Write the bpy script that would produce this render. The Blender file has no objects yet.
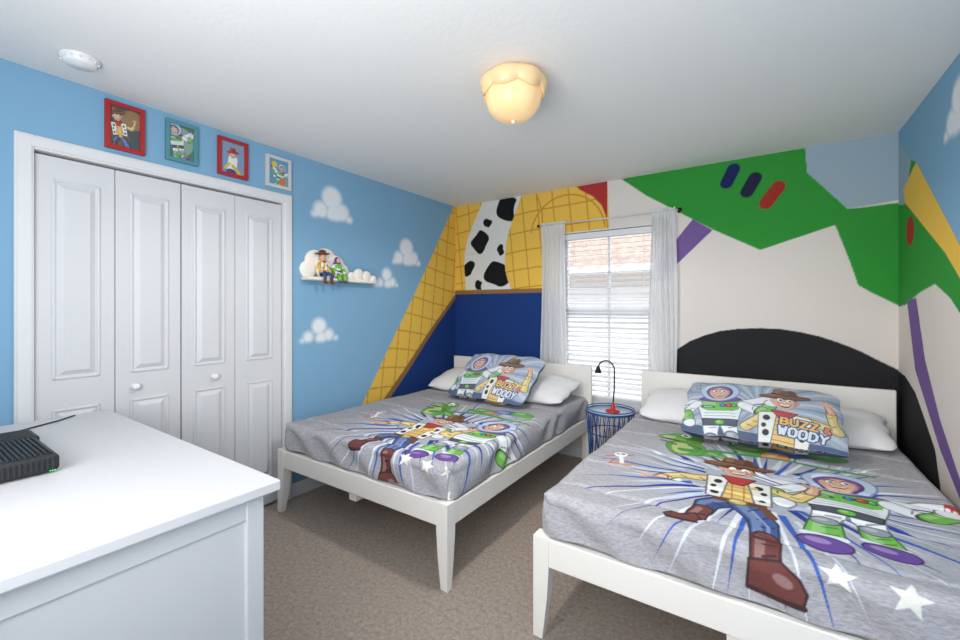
import bpy, bmesh, math, random
import numpy as np
from mathutils import Vector, Matrix
random.seed(3); rng=np.random.default_rng(5)
scn=bpy.context.scene
try:
    scn.view_settings.view_transform='Standard'
except Exception: pass

# ---------------------------------------------------------------- helpers
def lin(c):
    a=np.array(c,dtype=float)/255.0
    return np.where(a<=0.04045,a/12.92,((a+0.055)/1.055)**2.4)
def mat(name,c,rough=0.6,bump=0.0,bscale=60,metal=0.0,spec=0.4,var=0.0,emit=None,estr=0,trans=0):
    m=bpy.data.materials.new(name); m.use_nodes=True
    nt=m.node_tree; b=nt.nodes['Principled BSDF']
    l=lin(c); b.inputs['Base Color'].default_value=(*l,1)
    b.inputs['Roughness'].default_value=rough; b.inputs['Metallic'].default_value=metal
    b.inputs['Specular IOR Level'].default_value=spec
    if bump or var:
        tc=nt.nodes.new('ShaderNodeTexCoord'); n=nt.nodes.new('ShaderNodeTexNoise')
        n.inputs['Scale'].default_value=bscale; n.inputs['Detail'].default_value=4
        nt.links.new(tc.outputs['Object'],n.inputs['Vector'])
    if bump:
        bp=nt.nodes.new('ShaderNodeBump'); bp.inputs['Strength'].default_value=bump; bp.inputs['Distance'].default_value=0.004
        nt.links.new(n.outputs['Fac'],bp.inputs['Height']); nt.links.new(bp.outputs['Normal'],b.inputs['Normal'])
    if var:
        r=nt.nodes.new('ShaderNodeValToRGB')
        r.color_ramp.elements[0].position=0.3; r.color_ramp.elements[1].position=0.7
        r.color_ramp.elements[0].color=(*(l*(1-var)),1); r.color_ramp.elements[1].color=(*(np.minimum(l*(1+var),1)),1)
        nt.links.new(n.outputs['Fac'],r.inputs['Fac']); nt.links.new(r.outputs['Color'],b.inputs['Base Color'])
    if emit is not None:
        b.inputs['Emission Color'].default_value=(*lin(emit),1); b.inputs['Emission Strength'].default_value=estr
    return m
def mat_attr(name,rough=0.7,bump=0.1,bscale=200,spec=0.3):
    m=mat(name,(200,200,200),rough,bump,bscale,spec=spec)
    nt=m.node_tree; at=nt.nodes.new('ShaderNodeAttribute'); at.attribute_name='Col'
    nt.links.new(at.outputs['Color'],nt.nodes['Principled BSDF'].inputs['Base Color'])
    return m

class Canvas:
    def __init__(s,x0,x1,y0,y1,res,c):
        s.nx=int(round((x1-x0)/res))+1; s.ny=int(round((y1-y0)/res))+1
        s.x=np.linspace(x0,x1,s.nx); s.y=np.linspace(y0,y1,s.ny); s.res=res
        s.X,s.Y=np.meshgrid(s.x,s.y); s.col=np.zeros((s.ny,s.nx,3)); s.col[:]=lin(c); s.mask=None
    def win(s,a,b,c,d):
        i0=np.searchsorted(s.x,a-s.res); i1=np.searchsorted(s.x,b+s.res)
        j0=np.searchsorted(s.y,c-s.res); j1=np.searchsorted(s.y,d+s.res)
        return slice(j0,j1),slice(i0,i1)
    def put(s,w,al,c):
        if s.mask is not None: al=al*s.mask[w]
        al=al[...,None]; s.col[w]=s.col[w]*(1-al)+lin(c)*al
    def poly(s,p,c):
        p=np.array(p,float); w=s.win(p[:,0].min(),p[:,0].max(),p[:,1].min(),p[:,1].max())
        X0=s.X[w];Y0=s.Y[w]
        if X0.size==0: return None
        acc=np.zeros(X0.shape); n=len(p)
        for ddx,ddy in ((-.25,-.1),(.25,.1),(-.1,.25),(.1,-.25)):
            X=X0+ddx*s.res;Y=Y0+ddy*s.res; ins=np.zeros(X.shape,bool)
            for i in range(n):
                xa,ya=p[i];xb,yb=p[(i+1)%n]
                if ya==yb: continue
                cnd=((ya>Y)!=(yb>Y))&(X<(xb-xa)*(Y-ya)/(yb-ya)+xa)
                ins^=cnd
            acc+=ins*.25
        s.put(w,acc,c)
        return w,acc
    def ell(s,cx,cy,rx,ry,c,rot=0):
        R=max(rx,ry); w=s.win(cx-R,cx+R,cy-R,cy+R); X=s.X[w]-cx;Y=s.Y[w]-cy
        if X.size==0: return
        ca,sa=math.cos(rot),math.sin(rot); A=(X*ca+Y*sa)/rx;Bb=(-X*sa+Y*ca)/ry
        d=(1-np.sqrt(A*A+Bb*Bb))*min(rx,ry)/s.res+0.5
        s.put(w,np.clip(d,0,1),c)
    def line(s,pts,wd,c,wd2=None):
        n=len(pts)-1
        for i in range(n):
            (xa,ya),(xb,yb)=pts[i],pts[i+1]; wm=max(wd,wd2 or 0)
            w=s.win(min(xa,xb)-wm,max(xa,xb)+wm,min(ya,yb)-wm,max(ya,yb)+wm); X=s.X[w];Y=s.Y[w]
            if X.size==0: continue
            L2=(xb-xa)**2+(yb-ya)**2+1e-12
            t=np.clip(((X-xa)*(xb-xa)+(Y-ya)*(yb-ya))/L2,0,1)
            dd=np.hypot(X-xa-t*(xb-xa),Y-ya-t*(yb-ya))
            wl=wd/2 if wd2 is None else (wd+(wd2-wd)*(i+t)/n)/2
            s.put(w,np.clip((wl-dd)/s.res+0.5,0,1),c)
    def soft(s,blobs,c,soft=0.03,base=None):
        al=np.zeros(s.X.shape)
        for (cx,cy,r) in blobs:
            d=np.hypot(s.X-cx,(s.Y-cy))
            al=np.maximum(al,np.clip((r-d)/soft,0,1))
        if base is not None: al*=np.clip((s.Y-base)/soft+0.4,0,1)
        s.put((slice(None),slice(None)),al*0.9,c)

def grid_obj(name,P,col,material,hole=None,smooth=True,parent=None):
    ny,nx=P.shape[:2]; me=bpy.data.meshes.new(name)
    idx=np.arange(ny*nx).reshape(ny,nx)
    q=np.stack([idx[:-1,:-1],idx[:-1,1:],idx[1:,1:],idx[1:,:-1]],-1).reshape(-1,4)
    if hole is not None: q=q[~hole.reshape(-1)]
    n=len(q)
    me.vertices.add(ny*nx); me.vertices.foreach_set('co',P.reshape(-1).astype(np.float32))
    me.loops.add(n*4); me.loops.foreach_set('vertex_index',q.reshape(-1).astype(np.int32))
    me.polygons.add(n); me.polygons.foreach_set('loop_start',np.arange(0,n*4,4,dtype=np.int32))
    try: me.polygons.foreach_set('loop_total',np.full(n,4,dtype=np.int32))
    except Exception: pass
    me.polygons.foreach_set('use_smooth',np.full(n,smooth))
    me.update(calc_edges=True)
    if col is not None:
        at=me.color_attributes.new('Col','FLOAT_COLOR','POINT')
        c4=np.ones((ny*nx,4),np.float32); c4[:,:3]=col.reshape(-1,3); at.data.foreach_set('color',c4.reshape(-1))
    me.materials.append(material)
    o=bpy.data.objects.new(name,me); scn.collection.objects.link(o)
    if parent: o.parent=parent
    return o

class MB:
    def __init__(s): s.v=[];s.f=[];s.m=[];s.s=[]
    def add(s,vs,fs,mi=0,sm=False,M=None):
        o=len(s.v)
        for v in vs:
            v=Vector(v); s.v.append(tuple(M@v) if M is not None else tuple(v))
        for f in fs: s.f.append([i+o for i in f]); s.m.append(mi); s.s.append(sm)
        return s
    def bm(s,b,mi,sm,M=None):
        b.verts.ensure_lookup_table(); b.verts.index_update()
        s.add([v.co.copy() for v in b.verts],[[v.index for v in f.verts] for f in b.faces],mi,sm,M); b.free()
    def box(s,x0,x1,y0,y1,z0,z1,mi=0,bev=0.003,M=None,seg=2):
        b=bmesh.new(); bmesh.ops.create_cube(b,size=1)
        for v in b.verts: v.co=Vector(((x0+x1)/2+v.co.x*(x1-x0),(y0+y1)/2+v.co.y*(y1-y0),(z0+z1)/2+v.co.z*(z1-z0)))
        if bev: bmesh.ops.bevel(b,geom=b.edges[:],offset=min(bev,abs(x1-x0)/2.1,abs(y1-y0)/2.1,abs(z1-z0)/2.1),segments=seg,affect='EDGES',profile=0.5)
        s.bm(b,mi,False,M); return s
    def lathe(s,prof,c=(0,0,0),mi=0,n=32,M=None,mod=None,zmod=None):
        vs=[];fs=[]
        for k,(r,z) in enumerate(prof):
            for i in range(n):
                t=2*math.pi*i/n; rr=r*(mod(t,k) if mod else 1); zz=z+(zmod(t,k) if zmod else 0)
                vs.append((c[0]+rr*math.cos(t),c[1]+rr*math.sin(t),c[2]+zz))
        for k in range(len(prof)-1):
            for i in range(n):
                j=(i+1)%n; fs.append([k*n+i,k*n+j,(k+1)*n+j,(k+1)*n+i])
        s.add(vs,fs,mi,True,M); return s
    def ell(s,c,r,mi=0,M=None,n=16):
        if not hasattr(r,'__len__'): r=(r,r,r)
        b=bmesh.new(); bmesh.ops.create_uvsphere(b,u_segments=n,v_segments=max(8,n*2//3),radius=1)
        for v in b.verts: v.co=Vector((c[0]+v.co.x*r[0],c[1]+v.co.y*r[1],c[2]+v.co.z*r[2]))
        s.bm(b,mi,True,M); return s
    def tube(s,pts,r,mi=0,n=10,M=None):
        pts=[Vector(p) for p in pts]; N=len(pts)
        rs=r if hasattr(r,'__len__') else [r]*N
        vs=[];fs=[]; up=None
        for i,p in enumerate(pts):
            t=(pts[min(i+1,N-1)]-pts[max(i-1,0)]).normalized()
            if up is None: up=t.orthogonal().normalized()
            up=(up-t*up.dot(t)).normalized(); w=t.cross(up)
            for k in range(n):
                a=2*math.pi*k/n; vs.append(p+(up*math.cos(a)+w*math.sin(a))*rs[i])
        for i in range(N-1):
            for k in range(n):
                j=(k+1)%n; fs.append([i*n+k,i*n+j,(i+1)*n+j,(i+1)*n+k])
        fs.append(list(range(n))[::-1]); fs.append([(N-1)*n+k for k in range(n)])
        s.add(vs,fs,mi,True,M); return s
    def loft(s,secs,mi=0,M=None):
        vs=[p for q in secs for p in q]; fs=[]
        for i in range(len(secs)-1):
            for k in range(4):
                j=(k+1)%4; fs.append([i*4+k,i*4+j,(i+1)*4+j,(i+1)*4+k])
        fs.append([3,2,1,0]); e=(len(secs)-1)*4; fs.append([e,e+1,e+2,e+3])
        s.add(vs,fs,mi,False,M); return s
    def obj(s,name,mats,parent=None):
        me=bpy.data.meshes.new(name); me.from_pydata(s.v,[],s.f); me.update()
        for m in mats: me.materials.append(m)
        me.polygons.foreach_set('material_index',s.m); me.polygons.foreach_set('use_smooth',s.s)
        b=bmesh.new(); b.from_mesh(me); bmesh.ops.recalc_face_normals(b,faces=b.faces[:]); b.to_mesh(me); b.free()
        o=bpy.data.objects.new(name,me); scn.collection.objects.link(o)
        if parent: o.parent=parent
        return o

# ---------------------------------------------------------------- room dimensions
XL,XR,YB,YF,H=-2.774,0.70,3.635,-0.85,2.44
BLUE=(130,173,204); YEL=(236,192,84); ORG=(202,146,56); NAVY=(30,60,122); BRN=(148,108,66)
GRN=(54,148,60); OFFW=(224,216,210); GRAYB=(156,176,190); RED=(176,56,60); PUR=(120,94,152); BLK=(44,44,47)
M_wall=mat_attr('painted_wall',0.85,0.08,180,spec=.15)
M_trim=mat('trim_white',(224,224,225),0.45)
M_dark=mat('dark_gap',(40,40,42),0.9)

# ---- left wall
cv=Canvas(YF,YB,0,H,0.008,BLUE)
edge=[(3.61,2.44),(3.37,2.07),(3.18,1.77),(2.95,1.42),(2.73,1.1),(2.53,0.8),(2.35,0.53),(2.0,0.0)]
def plaid(cv,w_ins,ang,sx,sy,off=0.0):
    w,ins=w_ins; cv.mask=np.zeros(cv.X.shape); cv.mask[w]=ins
    ca,sa=math.cos(ang),math.sin(ang)
    U=cv.X*ca+cv.Y*sa+off; V=-cv.X*sa+cv.Y*ca+0.02*np.sin(cv.X*4)
    full=(slice(None),slice(None))
    for A,p in ((U,sx),(V,sy)):
        m=np.abs((A/p)%1-0.5)*p
        cv.put(full,np.clip((0.006-m)/0.004+0.5,0,1),ORG)
    cv.mask=None
wi=cv.poly(edge+[(YB+.1,0),(YB+.1,2.44)],YEL); plaid(cv,wi,-0.12,0.15,0.17)
cv.poly([(3.7,1.535),(3.63,1.49),(3.21,1.12),(2.86,0.78),(2.56,0.51),(2.2,0.0),(3.7,0)],BRN)
cv.poly([(3.7,1.50),(3.65,1.455),(3.24,1.085),(2.90,0.745),(2.60,0.47),(2.27,0.0),(3.7,0)],NAVY)
W=(238,240,243)
def cloud(cv,cx,base,w,h):
    k=w/0.36
    cv.soft([(cx-0.0*k,base+h*0.66,h*0.42),(cx-0.10*k,base+h*0.25,h*0.32),(cx+0.09*k,base+h*0.30,h*0.34),
             (cx-0.15*k,base+0.02,h*0.20),(cx+0.16*k,base+0.03,h*0.20),(cx+0.02*k,base+h*0.2,h*0.36)],W,0.04,base)
for c in ((2.06,2.02,.36,.26),(2.88,1.74,.36,.25),(2.63,1.52,.27,.18),(1.945,1.08,.33,.19)): cloud(cv,*c)
P=np.stack([np.full(cv.X.shape,XL),cv.X,cv.Y],-1)
fc_x=(cv.X[:-1,:-1]+cv.X[1:,1:])/2; fc_y=(cv.Y[:-1,:-1]+cv.Y[1:,1:])/2
hole=(fc_x>0.44)&(fc_x<1.66)&(fc_y<2.07)
grid_obj('wall_left',P,cv.col,M_wall,hole)

# ---- back wall
cv=Canvas(XL,XR,0,H,0.006,OFFW)
wi=cv.poly([(XL-.1,2.45),(XL-.1,1.5),(-1.6,1.5),(-1.1,1.9),(-1.12,2.45)],YEL); plaid(cv,wi,0.10,0.16,0.18,0.03)
arc=[(-1.5+0.36*math.cos(t),2.02+0.36*math.sin(t)) for t in np.linspace(0.1,3.0,24)]
cv.line(arc,0.014,ORG); cv.line([(-1.80,2.44),(-1.74,2.25),(-1.73,1.55)],0.014,ORG)
band=[(-2.414,2.45),(-2.527,2.25),(-2.60,2.10),(-2.632,2.016),(-2.65,1.9),(-2.655,1.771),(-2.632,1.535),(-2.079,1.532),(-2.12,1.63),(-2.148,1.724),(-2.15,1.85),(-2.137,1.974),(-2.11,2.09),(-2.068,2.197),(-1.956,2.45)]
bw,bi=cv.poly(band,(222,222,216))
def blob(cv,cx,cy,r,seed,c):
    rr=random.Random(seed); ph=[rr.random()*6.3 for _ in range(3)]
    cv.poly([(cx+r*math.cos(t)*(1+.22*math.sin(2*t+ph[0])+.14*math.sin(3*t+ph[1])),cy+r*1.1*math.sin(t)*(1+.2*math.sin(2*t+ph[2]))) for t in np.linspace(0,6.28,40)[:-1]],c)
cv.mask=np.zeros(cv.X.shape); cv.mask[bw]=bi
for i,(x,z,r) in enumerate(((-2.13,2.34,.125),(-2.45,2.03,.095),(-2.60,1.76,.075),(-2.24,1.69,.13),(-2.36,2.22,.045),(-2.20,1.93,.045),(-2.47,1.58,.05))): blob(cv,x,z,r,i,(28,28,30))
cv.mask=None
cv.poly([(XL-.1,1.535),(-1.6,1.53),(-1.6,1.49),(XL-.1,1.49)],BRN)
cv.poly([(XL-.1,1.49),(-1.52,1.49),(-1.52,0),(XL-.1,0)],NAVY)
cv.poly([(-1.41,2.45),(-1.36,2.40),(-1.25,2.33),(-1.17,2.24),(-1.12,2.106),(-1.12,2.45)],RED)
cv.poly([(-1.012,2.45),(-.80,2.27),(-.474,2.046),(-.31,1.935),(-.019,1.761),(.396,1.895),(.471,1.644),(.511,1.492),(.569,1.446),(.72,1.345),(.72,2.0),(.461,1.993),(.25,2.27),(.238,2.45)],GRN)
cv.poly([(.238,2.45),(.72,2.45),(.72,2.02),(.461,1.993),(.25,2.27)],GRAYB)
for x,z,l,c,a in ((-.205,2.326,.095,(34,42,96),25),(-.074,2.238,.095,(40,42,66),28),(.052,2.146,.115,(160,54,46),34)):
    dx,dz=math.sin(math.radians(a))*l*.55,math.cos(math.radians(a))*l*.55
    cv.line([(x-dx,z-dz),(x+dx,z+dz)],0.085,c)
cv.poly([(-.72,1.70),(-.575,1.883),(-.455,2.035),(-.32,1.935),(-.575,1.684),(-.72,1.50)],PUR)
cv.poly([(-.66,0),(-.60,.826),(-.575,1.009),(-.474,1.085),(-.37,1.135),(-.27,1.17),(-.15,1.19),(-.019,1.199),(.1,1.195),(.21,1.178),(.32,1.15),(.421,1.111),(.52,1.065),(.615,1.006),(.72,.945),(.72,0)],BLK)
P=np.stack([cv.X,np.full(cv.X.shape,YB),cv.Y],-1)
fc_x=(cv.X[:-1,:-1]+cv.X[1:,1:])/2; fc_y=(cv.Y[:-1,:-1]+cv.Y[1:,1:])/2
hole=(fc_x>-1.57)&(fc_x<-0.70)&(fc_y>0.50)&(fc_y<2.03)
grid_obj('wall_back',P,cv.col,M_wall,hole)

# ---- right wall
cv=Canvas(YF,YB,0,H,0.007,BLUE)
cv.poly([(3.7,1.345),(3.488,1.361),(3.195,1.429),(2.961,1.461),(2.76,1.388),(2.645,1.32),(2.3,1.05),(1.9,.6),(1.8,0),(3.7,0)],OFFW)
cv.poly([(3.7,2.02),(3.645,2.02),(3.366,2.189),(3.27,2.15),(2.69,1.65),(2.3,1.35),(2.3,1.05),(2.645,1.32),(2.76,1.388),(2.961,1.461),(3.195,1.429),(3.488,1.361),(3.7,1.345)],GRN)
cv.poly([(3.7,2.45),(3.645,2.39),(3.366,2.19),(3.50,1.96),(3.7,2.0)],GRAYB)
cv.poly([(3.53,2.056),(3.271,2.15),(2.691,1.65),(2.3,1.31),(2.3,1.22),(2.825,1.60),(3.488,1.968)],YEL)
cv.ell(3.385,1.786,.075,.085,(165,54,46))
cv.poly([(3.45,1.385),(3.27,1.40),(3.115,1.072),(2.891,.808),(2.645,.605),(2.3,.40),(2.3,.30),(2.645,.52),(2.891,.665),(3.29,1.0)],PUR)
cv.poly([(3.7,.955),(3.488,.938),(3.29,.876),(3.115,.758),(2.961,.645),(2.891,.498),(2.8,0),(3.7,0)],BLK)
cloud(cv,2.66,2.10,.34,.24); cloud(cv,1.6,1.7,.4,.28)
P=np.stack([np.full(cv.X.shape,XR),cv.X,cv.Y],-1)
grid_obj('wall_right',P,cv.col,M_wall)

# ---- floor, ceiling, rear wall
M_carpet=mat('carpet',(190,175,163),0.95,1.0,48,spec=0.05,var=0.62)
for n in M_carpet.node_tree.nodes:
    if n.type=='BUMP': n.inputs['Distance'].default_value=0.016
    if n.type=='TEX_NOISE': n.inputs['Detail'].default_value=10; n.inputs['Roughness'].default_value=.9
MB().box(XL-.7,XR+.1,YF-.1,YB+.1,-0.1,0,0,0).obj('floor',[M_carpet])
M_ceil=mat('ceiling_paint',(234,234,233),0.9,0.22,45,spec=0.1)
MB().box(XL-.1,XR+.1,YF-.1,YB+.1,H,H+.1,0,0).obj('ceiling',[M_ceil])
M_bluewall=mat('blue_wall_paint',BLUE,0.75,0.1,180)
MB().box(XL-.1,XR+.1,YF-.1,YF,0,H,0,0).obj('wall_rear',[M_bluewall])

# ---- baseboards
MB().box(XL+.001,XL+.014,1.72,YB-.001,0,.095,0,.004).obj('baseboard_left',[M_trim])
MB().box(XL+.015,XR-.016,YB-.014,YB-.001,0,.095,0,.004).obj('baseboard_back',[M_trim])
MB().box(XR-.014,XR-.001,YF+.01,YB-.001,0,.095,0,.004).obj('baseboard_right',[M_trim])

# ---- closet casing and bifold doors
t=MB()
for a,b in ((.389,.452),(1.656,1.719)):
    t.box(XL-.06,XL+.016,a,b,0,2.135,0,.004); t.box(XL+.014,XL+.022,a+.008,b-.008,0,2.125,0,.003)
t.box(XL-.06,XL+.0155,.452,1.656,2.07,2.1345,0,.004); t.box(XL+.014,XL+.0215,.44,1.668,2.080,2.1245,0,.003)
t.obj('trim_1',[M_trim])
M_door=mat('door_white',(214,214,217),0.45)
M_knob=mat('knob_white',(235,235,235),0.25)
MB().box(XL-.62,XL-.60,.3,1.8,0,2.2,0,0).box(XL-.6,XL-.062,.28,.30,0,2.2,0,0).box(XL-.6,XL-.062,1.80,1.82,0,2.2,0,0).box(XL-.6,XL-.062,.3,1.8,2.2,2.22,0,0).obj('closet_interior',[M_dark])
leaves=[(.456,.746),(.749,1.043),(1.049,1.343),(1.346,1.652)]
def bifold(name,ls,knob):
    b=MB(); xf=XL-.012
    for (a,c) in ls:
        b.box(xf-.03,xf,a,c,.015,2.06,0,.003)
        m=(a+c)/2
        for z0,z1 in ((.20,.86),(1.0,1.955)):
            p0,p1=m-.088,m+.088
            for q in ((p0,p0+.014,z0,z1),(p1-.014,p1,z0,z1),(p0+.001,p1-.001,z0,z0+.014),(p0+.001,p1-.001,z1-.014,z1)):
                b.box(xf-.006,xf+.007,q[0],q[1],q[2],q[3],0,.005)
            y0,y1,za,zb=p0+.02,p1-.02,z0+.02,z1-.02; s=.022
            v=[(xf,y0,za),(xf,y1,za),(xf,y1,zb),(xf,y0,zb),(xf+.012,y0+s,za+s),(xf+.012,y1-s,za+s),(xf+.012,y1-s,zb-s),(xf+.012,y0+s,zb-s)]
            b.add(v,[[4,5,6,7],[0,1,5,4],[1,2,6,5],[2,3,7,6],[3,0,4,7]],0)
    Mk=Matrix.Translation((xf,knob,.925))@Matrix.Rotation(math.pi/2,4,'Y')
    b.lathe([(.014,0),(.008,.004),(.007,.014),(.017,.020),(.019,.028),(.013,.034),(0.0005,.036)],mi=1,n=20,M=Mk)
    b.obj(name,[M_door,M_knob])
bifold('door_1',leaves[:2],.83); bifold('door_2',leaves[2:],1.22)

# ---- window
M_vinyl=mat('vinyl_white',(225,226,228),0.35)
M_glass=bpy.data.materials.new('window_glass'); M_glass.use_nodes=True
nt=M_glass.node_tree; nt.nodes.clear()
o_=nt.nodes.new('ShaderNodeOutputMaterial'); mx=nt.nodes.new('ShaderNodeMixShader'); tr=nt.nodes.new('ShaderNodeBsdfTransparent'); gl=nt.nodes.new('ShaderNodeBsdfGlossy')
gl.inputs['Roughness'].default_value=0.02; mx.inputs[0].default_value=0.06
nt.links.new(tr.outputs[0],mx.inputs[1]); nt.links.new(gl.outputs[0],mx.inputs[2]); nt.links.new(mx.outputs[0],o_.inputs[0])
w=MB(); x0,x1,z0,z1=-1.575,-.695,.495,2.035
w.box(x0-.05,x0+.012,YB+.001,YB+.14,z0-.05,z1+.05,0,0).box(x1-.012,x1+.05,YB+.001,YB+.14,z0-.05,z1+.05,0,0)
w.box(x0,x1,YB+.001,YB+.14,z1-.012,z1+.05,0,0).box(x0,x1,YB+.001,YB+.14,z0-.05,z0+.012,0,0)
w.box(x0-.03,x1+.03,YB-.012,YB+.10,z0-.02,z0+.014,0,.005)
f0,f1=YB+.085,YB+.13; a0,a1=x0+.012,x1-.012; b0,b1=z0+.012,z1-.012; zm=1.30
for q in ((a0,a0+.045,b0,b1),(a1-.045,a1,b0,b1),(a0,a1,b0,b0+.055),(a0,a1,b1-.045,b1),(a0,a1,zm-.025,zm+.03)):
    w.box(q[0],q[1],f0,f1,q[2],q[3],0,.004)
w.box((a0+a1)/2-.009,(a0+a1)/2+.009,f0+.012,f1-.012,b0,b1,0,.003)
for zz in (.91,1.66): w.box(a0,a1,f0+.012,f1-.012,zz-.009,zz+.009,0,.003)
w.box(a0+.04,a1-.04,f0+.02,f0+.024,b0+.05,b1-.04,1,0)
w.obj('window_1',[M_vinyl,M_glass])
M_slat=mat('blind_slat',(228,228,230),0.5)
bl=MB(); bl.box(a0+.006,a1-.006,YB+.012,YB+.065,1.965,2.018,0,.004)
z=1.945
while z>.60:
    Mt=Matrix.Translation(((a0+a1)/2,YB+.038,z))@Matrix.Rotation(math.radians(14),4,'X')
    bl.box(-(a1-a0)/2+.01,(a1-a0)/2-.01,-.022,.022,-.0014,.0014,0,.0008,M=Mt,seg=1); z-=.043
bl.box(a0+.008,a1-.008,YB+.018,YB+.06,.545,.567,0,.004)
for xx in (a0+.12,(a0+a1)/2,a1-.12): bl.tube([(xx,YB+.015,.56),(xx,YB+.015,1.97)],.0015,0,6).tube([(xx,YB+.061,.56),(xx,YB+.061,1.97)],.0015,0,6)
bl.obj('window_blind',[M_slat])
# curtains
M_cur=bpy.data.materials.new('sheer_fabric'); M_cur.use_nodes=True
nt=M_cur.node_tree; nt.nodes.clear()
o_=nt.nodes.new('ShaderNodeOutputMaterial'); d=nt.nodes.new('ShaderNodeBsdfDiffuse'); tl=nt.nodes.new('ShaderNodeBsdfTranslucent'); tp=nt.nodes.new('ShaderNodeBsdfTransparent')
d.inputs[0].default_value=(.90,.90,.91,1); tl.inputs[0].default_value=(.92,.93,.94,1)
m1=nt.nodes.new('ShaderNodeMixShader'); m2=nt.nodes.new('ShaderNodeMixShader'); m1.inputs[0].default_value=.30; m2.inputs[0].default_value=.10
nt.links.new(d.outputs[0],m1.inputs[1]); nt.links.new(tl.outputs[0],m1.inputs[2]); nt.links.new(m1.outputs[0],m2.inputs[1]); nt.links.new(tp.outputs[0],m2.inputs[2]); nt.links.new(m2.outputs[0],o_.inputs[0])
wc=bpy.data.objects.new('window_curtains',None); scn.collection.objects.link(wc)
def curtain(nm,xa,xb,ph):
    U,V=np.meshgrid(np.linspace(0,1,140),np.linspace(0,1,60))
    amp=(.016+.005*np.sin(V*4+ph))*np.clip(V/.05,.35,1)
    X=xa+(xb-xa)*U+ .012*np.sin(V*5+U*4+ph)
    Y=YB-.050+amp*np.sin(U*2*math.pi*6.5+ph+0.5*np.sin(V*3))*(.75+.25*np.sin(U*9+ph))
    Z=.33+(2.135-.33)*(1-V)+.004*np.sin(U*40)
    grid_obj(nm,np.stack([X,Y,Z],-1),None,M_cur,parent=wc)
curtain('curtain_panel_a',-1.735,-1.475,0.3); curtain('curtain_panel_b',-.765,-.565,1.7)
M_blackm=mat('black_metal',(30,30,32),0.4,metal=.6)
M_rod=mat('rod_white',(214,214,216),0.35)
rod=MB().tube([(-1.75,YB-.050,2.112),(-.545,YB-.050,2.112)],.006,0,12)
for xx in (-1.755,-.54): rod.ell((xx,YB-.050,2.112),.014,1)
for xx in (-1.745,-.552): rod.tube([(xx,YB-.050,2.112),(xx,YB-.004,2.112)],.005,1,8).box(xx-.010,xx+.010,YB-.006,YB-.001,2.095,2.13,1,.002)
rod.obj('curtain_rod',[M_rod,M_blackm],parent=wc)

# ---- neighbour house outside
M_tile=mat('roof_tile',(188,166,154),0.8,.4,12,var=.22); M_stucco=mat('stucco',(218,217,216),0.9,.3,30); M_eave=mat('eave',(150,142,136),.7)
nh=MB(); nx,ny=260,120
xs=np.linspace(-7,3,nx); ys=np.linspace(0,1,ny); vs=[];fs=[]
for j in range(ny):
    for i in range(nx):
        tt=ys[j]*9; saw=1-(tt%1)
        vs.append((xs[i],6.4+3.2*ys[j],1.86+1.75*ys[j]+.05*abs(math.sin(xs[i]*math.pi/.3))+.085*saw))
for j in range(ny-1):
    for i in range(nx-1): k=j*nx+i; fs.append([k,k+1,k+nx+1,k+nx])
nh.add(vs,fs,0,False)
nh.box(-7,3,6.36,6.42,1.70,1.87,2,0).box(-7,3,6.9,7.1,-3,1.80,1,0)
zz=-2.9
while zz<1.7: nh.box(-7,3,6.88,6.90,zz,zz+.10,1,.004); zz+=.115
nh.obj('neighbor_house',[M_tile,M_stucco,M_eave])

# ---------------------------------------------------------------- printed figures (fabric art)
def dk(c,k=.62): return tuple(int(v*k) for v in c)
def lt(c,k=.35): return tuple(int(v+(255-v)*k) for v in c)
class T2:
    def __init__(s,cv,ox,oy,k,rot=0,flip=1): s.cv=cv;s.o=(ox,oy);s.k=k;s.r=rot;s.f=flip
    def p(s,x,y):
        x*=s.f; c,n=math.cos(s.r),math.sin(s.r); return (s.o[0]+s.k*(x*c-y*n),s.o[1]+s.k*(x*n+y*c))
    def poly(s,pts,c): s.cv.poly([s.p(*q) for q in pts],c)
    def ell(s,x,y,a,b,c,rot=0): q=s.p(x,y); s.cv.ell(q[0],q[1],a*s.k,b*s.k,c,rot*s.f+s.r)
    def line(s,pts,w,c,w2=None): s.cv.line([s.p(*q) for q in pts],w*s.k,c,None if w2 is None else w2*s.k)
    # fabric artwork limb: outline, fill, highlight ridge, fold marks
    def limb(s,pts,w,c,w2=None,folds=2):
        w2=w if w2 is None else w2
        s.line(pts,w+.014,dk(c,.5),w2+.014); s.line(pts,w,c,w2)
        off=[(x-.18*w,y+.06*w) for x,y in pts]; s.line(off,w*.38,lt(c,.28),w2*.38)
        for i in range(folds):
            k=(i+.6)/(folds+.2)*(len(pts)-1); j=min(int(k),len(pts)-2); f=k-j
            x=pts[j][0]+(pts[j+1][0]-pts[j][0])*f; y=pts[j][1]+(pts[j+1][1]-pts[j][1])*f
            dx=pts[j+1][0]-pts[j][0]; dy=pts[j+1][1]-pts[j][1]; L=math.hypot(dx,dy)+1e-9; ww=(w+(w2-w)*k/(len(pts)-1))*.38
            s.line([(x-dy/L*ww,y+dx/L*ww),(x+dy/L*ww*.2+dx/L*.012,y-dx/L*ww*.2+dy/L*.012)],.008,dk(c,.6))
    def pad(s,x,y,a,b,c,rot=0):
        s.ell(x,y,a+.008,b+.008,dk(c,.5),rot); s.ell(x,y,a,b,c,rot); s.ell(x-.25*a,y+.28*b,a*.5,b*.4,lt(c,.35),rot)
    def opoly(s,pts,c):
        s.line(pts+[pts[0]],.014,dk(c,.5)); s.poly(pts,c)
SK=(222,172,142); HAT=(124,78,46)
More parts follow.
